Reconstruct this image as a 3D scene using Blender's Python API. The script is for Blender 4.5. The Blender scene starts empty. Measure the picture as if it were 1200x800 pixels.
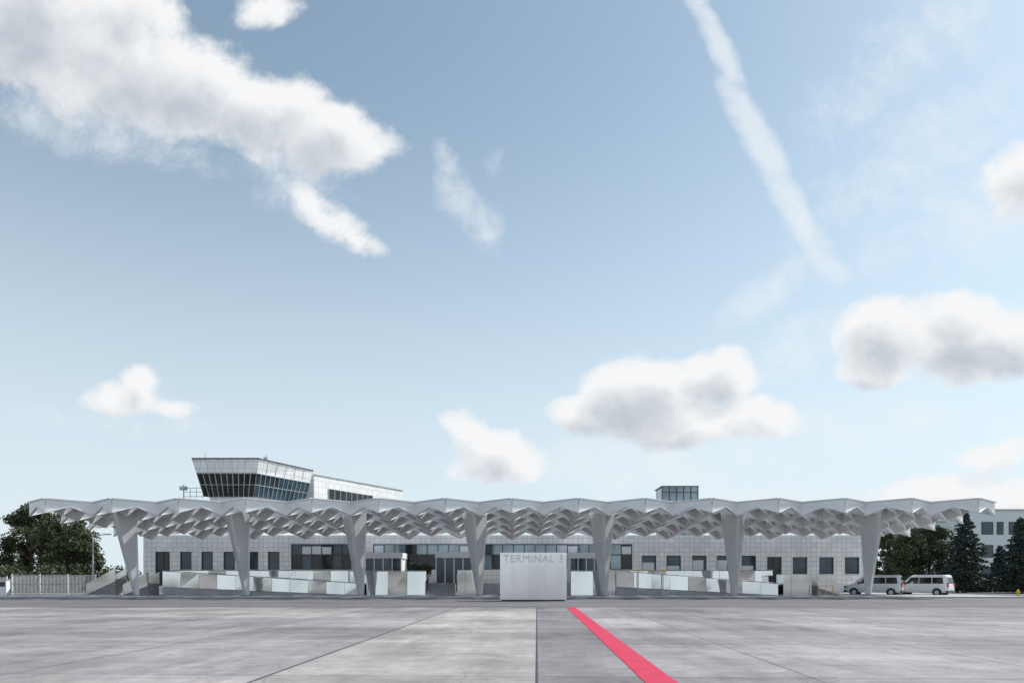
import bpy, bmesh, math, random
import numpy as np
from mathutils import Vector, Matrix
random.seed(7); rng=np.random.default_rng(5)
scene=bpy.context.scene
F=800.0; CH=1.6; HOR=678.0
def PX(px,Y): return (px-600.0)/F*Y
def PZ(py,Y): return CH+(HOR-py)/F*Y
TH=math.atan(29/800.0)

# ---------------------------------------------------------------- materials
def new_mat(name):
    m=bpy.data.materials.new(name); m.use_nodes=True
    nt=m.node_tree; b=nt.nodes['Principled BSDF']
    return m,nt,b
def N(nt,t,**k):
    n=nt.nodes.new(t)
    for a,v in k.items(): setattr(n,a,v)
    return n
def simple(name,col,rough=0.5,metal=0.0,var=0.12,scale=1.5,bump=0.0,stretch=(1,1,1),spec=0.5):
    m,nt,b=new_mat(name)
    tc=N(nt,'ShaderNodeTexCoord'); mp=N(nt,'ShaderNodeMapping'); mp.inputs['Scale'].default_value=stretch
    nt.links.new(tc.outputs['Object'],mp.inputs[0])
    no=N(nt,'ShaderNodeTexNoise'); no.inputs['Scale'].default_value=scale; no.inputs['Detail'].default_value=6
    nt.links.new(mp.outputs[0],no.inputs['Vector'])
    r=N(nt,'ShaderNodeValToRGB')
    r.color_ramp.elements[0].position=0.3; r.color_ramp.elements[1].position=0.7
    r.color_ramp.elements[0].color=tuple(c*(1-var) for c in col)+(1,)
    r.color_ramp.elements[1].color=tuple(min(1,c*(1+var)) for c in col)+(1,)
    nt.links.new(no.outputs['Fac'],r.inputs[0]); nt.links.new(r.outputs[0],b.inputs['Base Color'])
    b.inputs['Roughness'].default_value=rough; b.inputs['Metallic'].default_value=metal
    b.inputs['Specular IOR Level'].default_value=spec
    if bump>0:
        bu=N(nt,'ShaderNodeBump'); bu.inputs['Strength'].default_value=bump; bu.inputs['Distance'].default_value=0.02
        n2=N(nt,'ShaderNodeTexNoise'); n2.inputs['Scale'].default_value=scale*12; n2.inputs['Detail'].default_value=5
        nt.links.new(mp.outputs[0],n2.inputs['Vector']); nt.links.new(n2.outputs['Fac'],bu.inputs['Height'])
        nt.links.new(bu.outputs[0],b.inputs['Normal'])
    return m
M={}
M['steel']=simple('painted_steel_light',(0.80,0.805,0.81),0.4,0.15,0.05,0.6)
M['steel2']=simple('painted_steel_beam',(0.84,0.84,0.84),0.4,0.1,0.05,0.8)
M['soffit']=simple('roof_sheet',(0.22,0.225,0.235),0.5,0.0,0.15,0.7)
M['column']=simple('column_metal',(0.64,0.64,0.65),0.34,0.45,0.08,0.9,0.05,(1,1,.3))
M['frame']=simple('dark_frame',(0.06,0.065,0.07),0.4)
M['alu']=simple('aluminium_frame',(0.5,0.51,0.52),0.4,0.3)
M['white']=simple('white_render',(0.82,0.83,0.84),0.6,0,0.04,0.4)
M['blind']=simple('white_blind',(0.7,0.74,0.78),0.7,0,0.05)
M['conc']=simple('grey_concrete',(0.38,0.38,0.385),0.8,0,0.15,1.2,0.2)
M['kerb']=simple('kerb_concrete',(0.45,0.44,0.44),0.8,0,0.15,2,0.2)
M['step']=simple('step_stone',(0.27,0.27,0.28),0.8,0,0.15,2,0.1)
M['dark']=simple('dark_interior',(0.03,0.032,0.035),0.7)
M['rubber']=simple('rubber',(0.02,0.02,0.02),0.8)
M['vanwhite']=simple('van_paint',(0.78,0.79,0.80),0.25,0,0.03)
M['vangrey']=simple('van_paint_silver',(0.6,0.61,0.63),0.25,0.2,0.03)
M['red']=simple('red_plastic',(0.5,0.02,0.02),0.3)
M['yellow']=simple('yellow_paint',(0.7,0.5,0.03),0.5)
M['bark']=simple('bark',(0.09,0.065,0.045),0.9,0,0.3,6,0.4)
M['tar']=simple('joint_tar',(0.045,0.045,0.048),0.8,0,0.3,3)
M['line']=simple('red_line_paint',(0.52,0.018,0.07),0.85,0,0.12,2.3,0.15)
M['letters']=simple('letter_metal',(0.62,0.63,0.64),0.3,0.6,0.05)

def glass(name,col,rough=0.06,spec=0.9,ior=1.8):
    m,nt,b=new_mat(name)
    tc=N(nt,'ShaderNodeTexCoord'); no=N(nt,'ShaderNodeTexNoise'); no.inputs['Scale'].default_value=0.35
    nt.links.new(tc.outputs['Object'],no.inputs['Vector'])
    r=N(nt,'ShaderNodeValToRGB'); r.color_ramp.elements[0].position=.35; r.color_ramp.elements[1].position=.65
    r.color_ramp.elements[0].color=tuple(c*.5 for c in col)+(1,); r.color_ramp.elements[1].color=tuple(c*1.5 for c in col)+(1,)
    nt.links.new(no.outputs['Fac'],r.inputs[0]); nt.links.new(r.outputs[0],b.inputs['Base Color'])
    b.inputs['Roughness'].default_value=rough; b.inputs['Specular IOR Level'].default_value=spec
    b.inputs['IOR'].default_value=ior
    bu=N(nt,'ShaderNodeBump'); bu.inputs['Strength'].default_value=0.04
    n2=N(nt,'ShaderNodeTexNoise'); n2.inputs['Scale'].default_value=1.1
    nt.links.new(tc.outputs['Object'],n2.inputs['Vector']); nt.links.new(n2.outputs['Fac'],bu.inputs['Height']); nt.links.new(bu.outputs[0],b.inputs['Normal'])
    return m
M['glass']=glass('window_glass',(0.03,0.06,0.085),ior=1.6,spec=.5)
M['glassdark']=glass('dark_glass',(0.016,0.02,0.024),ior=1.5,spec=.5)
M['glasslight']=glass('lobby_glass',(0.16,0.25,0.31))

def tile_mat(name,col,tw,th,joint=0.55,mortar=0.03,rough=0.45,axis='xz',metal=0):
    m,nt,b=new_mat(name)
    tc=N(nt,'ShaderNodeTexCoord'); sp=N(nt,'ShaderNodeSeparateXYZ'); nt.links.new(tc.outputs['Object'],sp.inputs[0])
    cb=N(nt,'ShaderNodeCombineXYZ')
    if axis=='d':
        ad=N(nt,'ShaderNodeMath',operation='ADD'); nt.links.new(sp.outputs[0],ad.inputs[0]); nt.links.new(sp.outputs[1],ad.inputs[1]); nt.links.new(ad.outputs[0],cb.inputs[0])
    else: nt.links.new(sp.outputs[0],cb.inputs[0])
    nt.links.new(sp.outputs[1 if axis=='xy' else 2],cb.inputs[1])
    br=N(nt,'ShaderNodeTexBrick',offset=0.0,squash=1.0)
    br.inputs['Scale'].default_value=1.0; br.inputs['Brick Width'].default_value=tw; br.inputs['Row Height'].default_value=th
    br.inputs['Mortar Size'].default_value=mortar; br.inputs['Mortar Smooth'].default_value=0.3
    br.inputs['Color1'].default_value=tuple(c*.92 for c in col)+(1,); br.inputs['Color2'].default_value=tuple(min(1,c*1.06) for c in col)+(1,)
    br.inputs['Mortar'].default_value=tuple(c*joint for c in col)+(1,)
    nt.links.new(cb.outputs[0],br.inputs['Vector'])
    no=N(nt,'ShaderNodeTexNoise'); no.inputs['Scale'].default_value=0.8; no.inputs['Detail'].default_value=6
    nt.links.new(tc.outputs['Object'],no.inputs['Vector'])
    mr=N(nt,'ShaderNodeMapRange'); mr.inputs[3].default_value=0.86; mr.inputs[4].default_value=1.1
    nt.links.new(no.outputs['Fac'],mr.inputs[0])
    mx=N(nt,'ShaderNodeVectorMath',operation='SCALE'); nt.links.new(br.outputs[0],mx.inputs[0]); nt.links.new(mr.outputs[0],mx.inputs['Scale'])
    nt.links.new(mx.outputs[0],b.inputs['Base Color']); b.inputs['Roughness'].default_value=rough; b.inputs['Metallic'].default_value=metal
    return m
M['tile']=tile_mat('facade_tiles',(0.86,0.86,0.85),0.55,0.5,0.62,0.026)
M['tile2']=tile_mat('tower_tiles',(0.82,0.83,0.84),1.0,0.9,0.66,0.04,axis='d')
M['signpanel']=tile_mat('sign_panel',(0.92,0.92,0.93),1.2,3.2,0.75,0.012,rough=.16,metal=.75)
M['paving']=tile_mat('paving',(0.46,0.46,0.46),0.6,0.6,axis='xy')

def mesh_metal():
    m,nt,b=new_mat('brushed_stainless_steel')
    tc=N(nt,'ShaderNodeTexCoord'); mp=N(nt,'ShaderNodeMapping'); mp.inputs['Scale'].default_value=(.35,.35,.12)
    nt.links.new(tc.outputs['Object'],mp.inputs[0])
    no=N(nt,'ShaderNodeTexNoise'); no.inputs['Scale'].default_value=1.2; no.inputs['Detail'].default_value=2; no.inputs['Roughness'].default_value=.4
    nt.links.new(mp.outputs[0],no.inputs['Vector'])
    g=N(nt,'ShaderNodeNewGeometry')
    ad=N(nt,'ShaderNodeMath',operation='MULTIPLY_ADD'); nt.links.new(g.outputs['Random Per Island'],ad.inputs[0]); ad.inputs[1].default_value=.3; nt.links.new(no.outputs['Fac'],ad.inputs[2])
    r=N(nt,'ShaderNodeValToRGB'); r.color_ramp.elements[0].position=.4; r.color_ramp.elements[1].position=.85
    r.color_ramp.elements[0].color=(.62,.63,.64,1); r.color_ramp.elements[1].color=(.80,.80,.80,1)
    nt.links.new(ad.outputs[0],r.inputs[0]); nt.links.new(r.outputs[0],b.inputs['Base Color'])
    b.inputs['Metallic'].default_value=1; b.inputs['Roughness'].default_value=.07
    bu=N(nt,'ShaderNodeBump'); bu.inputs['Strength'].default_value=0.15; bu.inputs['Distance'].default_value=.06; nt.links.new(no.outputs['Fac'],bu.inputs['Height']); nt.links.new(bu.outputs[0],b.inputs['Normal'])
    return m
M['mesh']=mesh_metal()

def apron_mat():
    m,nt,b=new_mat('apron_concrete'); L=nt.links.new
    tc=N(nt,'ShaderNodeTexCoord'); mp=N(nt,'ShaderNodeMapping'); mp.inputs['Rotation'].default_value=(0,0,TH)
    L(tc.outputs['Object'],mp.inputs[0])
    br=N(nt,'ShaderNodeTexBrick',offset=0.0); br.inputs['Scale'].default_value=1; br.inputs['Brick Width'].default_value=4.45; br.inputs['Row Height'].default_value=5.6
    br.inputs['Mortar Size'].default_value=0.022; br.inputs['Mortar Smooth'].default_value=0.2
    br.inputs['Color1'].default_value=(.78,.78,.79,1); br.inputs['Color2'].default_value=(1.07,1.062,1.055,1); br.inputs['Mortar'].default_value=(.40,.40,.40,1)
    L(mp.outputs[0],br.inputs['Vector'])
    sp=N(nt,'ShaderNodeSeparateXYZ'); L(mp.outputs[0],sp.inputs[0])
    mr=N(nt,'ShaderNodeMapRange'); mr.inputs[1].default_value=-10; mr.inputs[2].default_value=10; L(sp.outputs[0],mr.inputs[0])
    cr=N(nt,'ShaderNodeValToRGB'); cr.color_ramp.interpolation='CONSTANT'
    els=[(-10,(.355,.330,.328)),(-4.45,(.410,.385,.372)),(0,(.250,.237,.248)),(1.9,(.338,.320,.331)),(4.45,(.325,.308,.320))]
    e=cr.color_ramp.elements; e[0].position=0; e[0].color=els[0][1]+(1,)
    e[1].position=(els[1][0]+10)/20; e[1].color=els[1][1]+(1,)
    for x,c in els[2:]:
        q=e.new((x+10)/20); q.color=c+(1,)
    L(mr.outputs[0],cr.inputs[0])
    def noise(sc,det,vec,scale3=None,rough=.6):
        n=N(nt,'ShaderNodeTexNoise'); n.inputs['Scale'].default_value=sc; n.inputs['Detail'].default_value=det; n.inputs['Roughness'].default_value=rough
        if scale3:
            q=N(nt,'ShaderNodeMapping'); q.inputs['Scale'].default_value=scale3; L(vec,q.inputs[0]); vec=q.outputs[0]
        L(vec,n.inputs['Vector']); return n.outputs['Fac']
    def rng_(s,a,b2,lo=.3,hi=.7):
        q=N(nt,'ShaderNodeMapRange'); q.inputs[1].default_value=lo; q.inputs[2].default_value=hi; q.inputs[3].default_value=a; q.inputs[4].default_value=b2; L(s,q.inputs[0]); return q.outputs[0]
    def mul(a,b2):
        q=N(nt,'ShaderNodeMath',operation='MULTIPLY'); L(a,q.inputs[0]); L(b2,q.inputs[1]); return q.outputs[0]
    n1=rng_(noise(.22,5,mp.outputs[0]),.72,1.20,.36,.62)
    n2=rng_(noise(2.2,7,mp.outputs[0],rough=.7),.80,1.15)
    n3=rng_(noise(1.0,5,mp.outputs[0],(1.3,.12,1)),.82,1.11)
    n4=rng_(noise(45,3,mp.outputs[0]),.70,1.25)
    n5=rng_(noise(1.0,6,mp.outputs[0],(.06,.9,1)),.84,1.10)
    f=mul(mul(mul(n1,n2),mul(n3,n4)),n5)
    vo=N(nt,'ShaderNodeTexVoronoi'); vo.inputs['Scale'].default_value=.55; L(mp.outputs[0],vo.inputs['Vector'])
    f=mul(f,rng_(vo.outputs['Distance'],.58,1.0,.015,.07))
    st=noise(.42,7,mp.outputs[0],(1,.35,1),.72); f=mul(f,rng_(st,1.0,.70,.56,.68))
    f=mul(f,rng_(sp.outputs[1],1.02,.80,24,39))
    wv=N(nt,'ShaderNodeTexVoronoi',feature='DISTANCE_TO_EDGE'); wv.inputs['Scale'].default_value=.16
    nz=N(nt,'ShaderNodeTexNoise'); nz.inputs['Scale'].default_value=.8; nz.inputs['Detail'].default_value=5; L(mp.outputs[0],nz.inputs['Vector'])
    va=N(nt,'ShaderNodeVectorMath',operation='MULTIPLY_ADD'); L(nz.outputs['Color'],va.inputs[0]); va.inputs[1].default_value=(1.6,1.6,0); L(mp.outputs[0],va.inputs[2]); L(va.outputs[0],wv.inputs['Vector'])
    f=mul(f,rng_(wv.outputs['Distance'],.76,1.0,.0008,.003))
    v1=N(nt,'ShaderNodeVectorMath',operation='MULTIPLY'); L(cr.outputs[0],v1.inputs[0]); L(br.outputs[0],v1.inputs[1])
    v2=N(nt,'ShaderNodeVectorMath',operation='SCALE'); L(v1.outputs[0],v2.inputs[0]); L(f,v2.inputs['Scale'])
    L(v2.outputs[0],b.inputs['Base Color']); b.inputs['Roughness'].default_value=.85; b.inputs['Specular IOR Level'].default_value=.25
    bu=N(nt,'ShaderNodeBump'); bu.inputs['Strength'].default_value=.35; bu.inputs['Distance'].default_value=.01; L(n4,bu.inputs['Height']); L(bu.outputs[0],b.inputs['Normal'])
    return m
M['apron']=apron_mat()
M['asphalt']=simple('asphalt',(0.13,0.127,0.133),0.9,0,0.25,0.5,0.3,(0.25,1,1))
M['grass']=simple('grass',(0.09,0.11,0.05),0.95,0,0.3,0.6)

def leaf_mat(name,c0,c1):
    m,nt,b=new_mat(name); g=N(nt,'ShaderNodeNewGeometry'); r=N(nt,'ShaderNodeValToRGB')
    r.color_ramp.elements[0].color=c0+(1,); r.color_ramp.elements[1].color=c1+(1,)
    tc=N(nt,'ShaderNodeTexCoord'); no=N(nt,'ShaderNodeTexNoise'); no.inputs['Scale'].default_value=.7
    nt.links.new(tc.outputs['Object'],no.inputs['Vector'])
    ad=N(nt,'ShaderNodeMath',operation='ADD'); nt.links.new(g.outputs['Random Per Island'],ad.inputs[0]); nt.links.new(no.outputs['Fac'],ad.inputs[1])
    mu=N(nt,'ShaderNodeMath',operation='MULTIPLY'); mu.inputs[1].default_value=.5; nt.links.new(ad.outputs[0],mu.inputs[0])
    nt.links.new(mu.outputs[0],r.inputs[0]); nt.links.new(r.outputs[0],b.inputs['Base Color']); b.inputs['Roughness'].default_value=.7
    b.inputs['Specular IOR Level'].default_value=.2
    return m
M['leaf']=leaf_mat('leaves',(0.04,0.05,0.028),(0.12,0.14,0.07))
M['needle']=leaf_mat('needles',(0.026,0.04,0.038),(0.07,0.10,0.08))

# ---------------------------------------------------------------- mesh builder
class MB:
    def __init__(s): s.v=[]; s.f=[]; s.m=[]; s.mats=[]
    def mi(s,k):
        if k not in s.mats: s.mats.append(k)
        return s.mats.index(k)
    def poly(s,pts,mat):
        b=len(s.v); s.v+=[tuple(p) for p in pts]; s.f.append(tuple(range(b,b+len(pts)))); s.m.append(s.mi(mat))
    def hexa(s,p,mat):
        b=len(s.v); s.v+=[tuple(q) for q in p]; k=s.mi(mat)
        for f in ((3,2,1,0),(4,5,6,7),(0,1,5,4),(1,2,6,5),(2,3,7,6),(3,0,4,7)):
            s.f.append(tuple(b+i for i in f)); s.m.append(k)
    def box(s,x0,x1,y0,y1,z0,z1,mat):
        s.hexa([(x0,y0,z0),(x1,y0,z0),(x1,y1,z0),(x0,y1,z0),(x0,y0,z1),(x1,y0,z1),(x1,y1,z1),(x0,y1,z1)],mat)
    def beam(s,a,b,zt0,zt1,d0,d1,t,mat):
        dx,dy=b[0]-a[0],b[1]-a[1]; l=math.hypot(dx,dy); nx,ny=-dy/l*t/2,dx/l*t/2
        q=[(a[0]-nx,a[1]-ny),(b[0]-nx,b[1]-ny),(b[0]+nx,b[1]+ny),(a[0]+nx,a[1]+ny)]
        zb=[zt0-d0,zt1-d1,zt1-d1,zt0-d0]; zt=[zt0,zt1,zt1,zt0]
        s.hexa([(q[i][0],q[i][1],zb[i]) for i in range(4)]+[(q[i][0],q[i][1],zt[i]) for i in range(4)],mat)
    def rod(s,a,b,r,mat,n=8,r2=None):
        a=Vector(a); b=Vector(b); r2=r if r2 is None else r2
        d=(b-a).normalized(); u=d.orthogonal().normalized(); w=d.cross(u); base=len(s.v); k=s.mi(mat)
        for c,rr in ((a,r),(b,r2)):
            for i in range(n):
                t=2*math.pi*i/n; s.v.append(tuple(c+u*math.cos(t)*rr+w*math.sin(t)*rr))
        for i in range(n):
            j=(i+1)%n; s.f.append((base+i,base+j,base+n+j,base+n+i)); s.m.append(k)
        s.f.append(tuple(base+n-1-i for i in range(n))); s.m.append(k)
        s.f.append(tuple(base+n+i for i in range(n))); s.m.append(k)
    def obj(s,name,parent=None,bevel=0,smooth=False):
        me=bpy.data.meshes.new(name); me.from_pydata(s.v,[],s.f); me.update()
        for k in s.mats: me.materials.append(M[k])
        me.polygons.foreach_set('material_index',s.m)
        o=bpy.data.objects.new(name,me); scene.collection.objects.link(o)
        if bevel>0:
            bm=o.modifiers.new('bevel','BEVEL'); bm.width=bevel; bm.segments=2; bm.limit_method='ANGLE'
        if parent: o.parent=parent
        return o
def empty(name,loc=(0,0,0),rz=0):
    e=bpy.data.objects.new(name,None); e.location=loc; e.rotation_euler=(0,0,rz); scene.collection.objects.link(e); e.empty_display_size=.5
    return e

# ---------------------------------------------------------------- ground
b=MB(); b.poly([(-3000,-1500,0),(3000,-1500,0),(3000,5000,0),(-3000,5000,0)],'grass'); b.obj('ground')
b=MB(); b.poly([(-220,-200,.004),(220,-200,.004),(220,38.9,.004),(-220,38.9,.004)],'apron'); b.obj('apron')
b=MB(); b.poly([(-220,38.9,.008),(220,38.9,.008),(220,57,.008),(-220,57,.008)],'asphalt')
b.poly([(43.5,57,.008),(220,57,.008),(220,100,.008),(43.5,100,.008)],'asphalt')
b.poly([(-220,57,.008),(-43.5,57,.008),(-43.5,74,.008),(-220,74,.008)],'asphalt'); b.obj('road')
def strip(name,x0,w,y0,y1,z,mat):
    s=math.tan(TH); b=MB(); h=w/2
    b.poly([(x0-h+s*y0,y0,z),(x0+h+s*y0,y0,z),(x0+h+s*y1,y1,z),(x0-h+s*y1,y1,z)],mat); return b.obj(name)
strip('painted_red_line',1.92,.50,-30,38.6,.012,'line')
b=MB(); s_=math.tan(TH)
for x0,w in ((0,.04),(-4.45,.045)):
    b.poly([(x0-w/2+s_*-30,-30,.008),(x0+w/2+s_*-30,-30,.008),(x0+w/2+s_*38.7,38.7,.008),(x0-w/2+s_*38.7,38.7,.008)],'tar')
b.poly([(-220,38.72,.0082),(220,38.72,.0082),(220,38.9,.0082),(-220,38.9,.0082)],'tar')
b.obj('apron_expansion_joint')
b=MB()
for y in (41.2,46.6): b.box(-220,220,y,y+.25,.008,.03,'kerb')
b.obj('drainage_channel')
b=MB(); b.box(-43.5,43.5,57.15,76,0.0,.12,'paving'); b.obj('pavement')
b=MB(); x=-43.5
while x<43.4: b.box(x+.01,x+.99,57.0,57.15,0,.125,'kerb'); x+=1.0
b.obj('kerb')

# ---------------------------------------------------------------- canopy
can=empty('entrance_canopy',(0,0,0))
NI=32; hx=82/30.0; CX0=-41-hx; hy=2.05; NJ=8; Y0=56.0
def top(y): return 8.14-(y-56)*0.078
def fold(i): return -.04 if i%2==0 else .03
def nd(i,j): return (CX0+i*hx,Y0+j*hy)
maj=MB(); mino=MB(); fas=MB(); sh=MB()
rh=[(i,j) for j in range(1,NJ) for i in range(2,NI-1) if (i+j)%2==1]
cs=lambda i,j:[(i,j-1),(i+1,j),(i,j+1),(i-1,j)]
edges={}
for (i,j) in rh:
    c=cs(i,j)
    for k in range(4):
        e=tuple(sorted((c[k],c[(k+1)%4]))); edges[e]=edges.get(e,0)+1
def tri_beam(mb,a,c,za,zc,dn,dm,t,fl,ft):
    m=((a[0]+c[0])/2,(a[1]+c[1])/2); zm=(za+zc)/2
    for p,q,z0,z1,d0,d1 in ((a,m,za,zm,dn,dm),(m,c,zm,zc,dm,dn)):
        mb.beam(p,q,z0,z1,d0,d1,t,'steel2')
        mb.beam(p,q,z0-d0-.002,z1-d1-.002,ft,ft,fl,'steel2')
for (p,q),n in edges.items():
    a=nd(*p); c=nd(*q); za=top(a[1])+fold(p[0]); zc=top(c[1])+fold(q[0])
    if n==1:
        fas.beam(a,c,za+.06,zc+.06,.44,.44,.14,'steel')
        fas.beam(a,c,za+.14,zc+.14,.075,.075,.40,'steel')
    tri_beam(maj,a,c,za-.02,zc-.02,1.02,.40,.09,.24,.035)
NS=2
for (i,j) in rh:
    P=[]
    for k in cs(i,j):
        x,y=nd(*k); P.append(Vector((x,y,top(y)+fold(k[0])-.06)))
    def bil(u,v): return (P[0]*(1-u)+P[1]*u)*(1-v)+(P[3]*(1-u)+P[2]*u)*v
    for s in range(1,NS):
        t=s/NS
        for r_ in range(NS):
            f0,f1=r_/NS,(r_+1)/NS
            for q0,q1,l in (((t,f0),(t,f1),.03),((f0,t),(f1,t),.035)):
                a,c=bil(*q0),bil(*q1)
                m=(a+c)/2; dA=.92 if q0==(.5,.5) else .36; dC=.92 if q1==(.5,.5) else .36
                for p_,q_,d0,d1 in ((a,m,dA,.16),(m,c,.16,dC)):
                    mino.beam((p_.x,p_.y),(q_.x,q_.y),p_.z-l,q_.z-l,d0,d1,.05,'steel2')
                    mino.beam((p_.x,p_.y),(q_.x,q_.y),p_.z-l-d0-.002,q_.z-l-d1-.002,.03,.03,.16,'steel2')
    for u in range(NS):
        for v in range(NS):
            q=[bil(u/NS,v/NS),bil((u+1)/NS,v/NS),bil((u+1)/NS,(v+1)/NS),bil(u/NS,(v+1)/NS)]
            C=sum(q,Vector())/4; ap=C+Vector((0,0,.10))
            if (u+v)%2==0:
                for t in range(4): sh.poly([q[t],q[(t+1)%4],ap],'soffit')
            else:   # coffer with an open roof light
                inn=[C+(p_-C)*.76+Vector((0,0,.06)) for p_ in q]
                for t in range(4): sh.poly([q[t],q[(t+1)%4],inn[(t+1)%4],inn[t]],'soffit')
maj.obj('main_beams',can); mino.obj('secondary_fins',can); fas.obj('fascia',can); sh.obj('roof_panels',can)
cols=[(146,157),(278,287),(415,422),(556,562),(705,709),(859,862),(1021,1020)]
for n,(pt,pb) in enumerate(cols):
    b=MB(); Y=60.0; xt=PX(pt,Y); xb=PX(pb,Y)
    zt=top(Y)-.30
    lv=[(.12,xb,.26,.16,60.4),(zt,xt,1.14,1.5,59.9)]
    rings=[]
    for z,xc,rx,ry,yc in lv:
        rings.append([(xc-rx,yc,z),(xc-rx*.12,yc-ry,z),(xc+rx*.12,yc-ry,z),(xc+rx,yc,z),(xc+rx*.12,yc+ry,z),(xc-rx*.12,yc+ry,z)])
    for a,c in zip(rings,rings[1:]):
        for k in range(6): b.poly([a[k],a[(k+1)%6],c[(k+1)%6],c[k]],'column')
    b.poly(rings[-1],'column'); b.box(xb-.4,xb+.4,60.0,60.8,.12,.16,'step')
    b.obj('column_%d'%(n+1),can)

# ---------------------------------------------------------------- terminal building
term=empty('terminal_building')
WY=74.0; WX0,WX1=PX(168,WY),PX(1012,WY); WZ1=6.35
def zp(py): return PZ(py,WY)
ops=[]
def win(p0,p1,q0,q1,kind): ops.append((PX(p0,WY),PX(p1,WY),zp(q1),zp(q0),kind))
win(182,199,646,686,'door')
for a in (211,236,262,289,314): win(a,a+13.5,646,667,'w')
win(341,412,637,667,'c')
win(437,741,637,667,'cl')
for a in (752,781,811,840,869): win(a,a+17,650.5,669,'w')
win(899,916,652,686,'door')
for a in (929,960,990): win(a,a+17,652.5,672,'w')
xs=sorted({WX0,WX1}|{o[0] for o in ops}|{o[1] for o in ops}); zs=sorted({0.12,WZ1}|{o[2] for o in ops}|{o[3] for o in ops})
w=MB()
for a,c in zip(xs,xs[1:]):
    for d,e in zip(zs,zs[1:]):
        mx_,mz_=(a+c)/2,(d+e)/2
        if any(o[0]<mx_<o[1] and o[2]<mz_<o[3] for o in ops): continue
        w.poly([(a,WY,d),(c,WY,d),(c,WY,e),(a,WY,e)],'tile')
w.poly([(WX0,WY,0.12),(WX0,WY,WZ1),(WX0,WY+22,WZ1),(WX0,WY+22,0.12)],'tile')
w.poly([(WX1,WY,0.12),(WX1,WY+22,0.12),(WX1,WY+22,WZ1),(WX1,WY,WZ1)],'tile')
w.poly([(WX0,WY+22,0.12),(WX0,WY+22,WZ1),(WX1,WY+22,WZ1),(WX1,WY+22,.12)],'tile')
w.poly([(WX0,WY,WZ1),(WX1,WY,WZ1),(WX1,WY+22,WZ1),(WX0,WY+22,WZ1)],'conc')
w.obj('walls',term)
g=MB(); fr=MB()
for n,(x0,x1,z0,z1,kind) in enumerate(ops):
    yb=WY+.25
    for q in ([(x0,WY,z0),(x0,yb,z0),(x0,yb,z1),(x0,WY,z1)],[(x1,WY,z0),(x1,WY,z1),(x1,yb,z1),(x1,yb,z0)],
              [(x0,WY,z1),(x0,yb,z1),(x1,yb,z1),(x1,WY,z1)],[(x0,WY,z0),(x1,WY,z0),(x1,yb,z0),(x0,yb,z0)]): fr.poly(q,'alu')
    t=.09; fm='frame'
    def bar(a,c,d,e,y=.14,mat=fm): fr.box(a,c,WY+y,WY+y+.08,d,e,mat)
    bar(x0,x0+t,z0,z1); bar(x1-t,x1,z0,z1); bar(x0+t,x1-t,z1-t,z1); bar(x0+t,x1-t,z0,z0+t)
    gm={'w':'glass','door':'glassdark','c':'glass','cl':'glasslight'}[kind]
    if kind in('w','door'):
        g.poly([(x0,WY+.2,z0),(x1,WY+.2,z0),(x1,WY+.2,z1),(x0,WY+.2,z1)],gm)
        if kind=='w' and n>7:
            hgt=random.choice([.3,.5,.65,.0])
            if hgt: fr.box(x0+t,x1-t-.35*random.random(),WY+.17,WY+.19,z0+t,z0+t+(z1-z0)*hgt,'blind')
        if kind=='w': fr.box(x0-.06,x1+.06,WY-.08,WY+.02,z0-.06,z0-.005,'alu')
        if kind=='door': bar((x0+x1)/2-.035,(x0+x1)/2+.035,z0+t,z1-t,.13)
    else:
        k=max(2,round((x1-x0)/1.15)); st=(x1-x0)/k; zm=z1-(z1-z0)*.42
        for i in range(k):
            mm=gm if random.random()>.28 else ('glass' if random.random()>.4 else 'glassdark')
            g.poly([(x0+i*st,WY+.2,z0),(x0+(i+1)*st,WY+.2,z0),(x0+(i+1)*st,WY+.2,zm),(x0+i*st,WY+.2,zm)],'glassdark' if random.random()<.35 else gm)
            g.poly([(x0+i*st,WY+.2,zm),(x0+(i+1)*st,WY+.2,zm),(x0+(i+1)*st,WY+.2,z1),(x0+i*st,WY+.2,z1)],mm)
            if i>0: bar(x0+i*st-.04,x0+i*st+.04,z0+t,z1-t,.12)
            if random.random()<.25: fr.box(x0+i*st+.05,x0+(i+1)*st-.05,WY+.17,WY+.19,zm+.06,z1-.1-(z1-zm)*.3*random.random(),'blind')
        bar(x0+t,x1-t,zm-.05,zm+.05,.1)
g.obj('window_panes',term); fr.obj('window_frames',term)
v=MB()
for (a,c,q0,Yf) in ((428,470,647,70.0),(511,553,646,67.0),(668,706,647,70.0)):
    x0,x1=PX(a,Yf),PX(c,Yf); z1=PZ(q0,Yf); z0=1.2
    v.box(x0-.1,x1+.1,Yf-.1,WY-.01,z1-.6,z1,'white')
    k=4; st=(x1-x0)/k
    for i in range(k+1): v.box(x0+i*st-.05,x0+i*st+.05,Yf,Yf+.1,z0,z1-.6,'white')
    v.poly([(x0,Yf+.06,z0),(x1,Yf+.06,z0),(x1,Yf+.06,z1-.6),(x0,Yf+.06,z1-.6)],'glass')
    v.poly([(x0,Yf+.06,z0),(x0,WY-.01,z0),(x0,WY-.01,z1-.6),(x0,Yf+.06,z1-.6)],'white')
    v.poly([(x1,Yf+.06,z0),(x1,WY-.01,z0),(x1,WY-.01,z1-.6),(x1,Yf+.06,z1-.6)],'white')
v.obj('entrance_vestibules',term)
t_=MB(); tx0,tx1=PX(190,64),PX(912,64)
t_.box(tx0,tx1,64.5,73.98,.12,1.2,'conc'); t_.obj('terrace',term)
r=MB(); Y=86; x0,x1=PX(776,Y),PX(818,Y); zt=PZ(569,Y); zb=6.35
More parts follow.
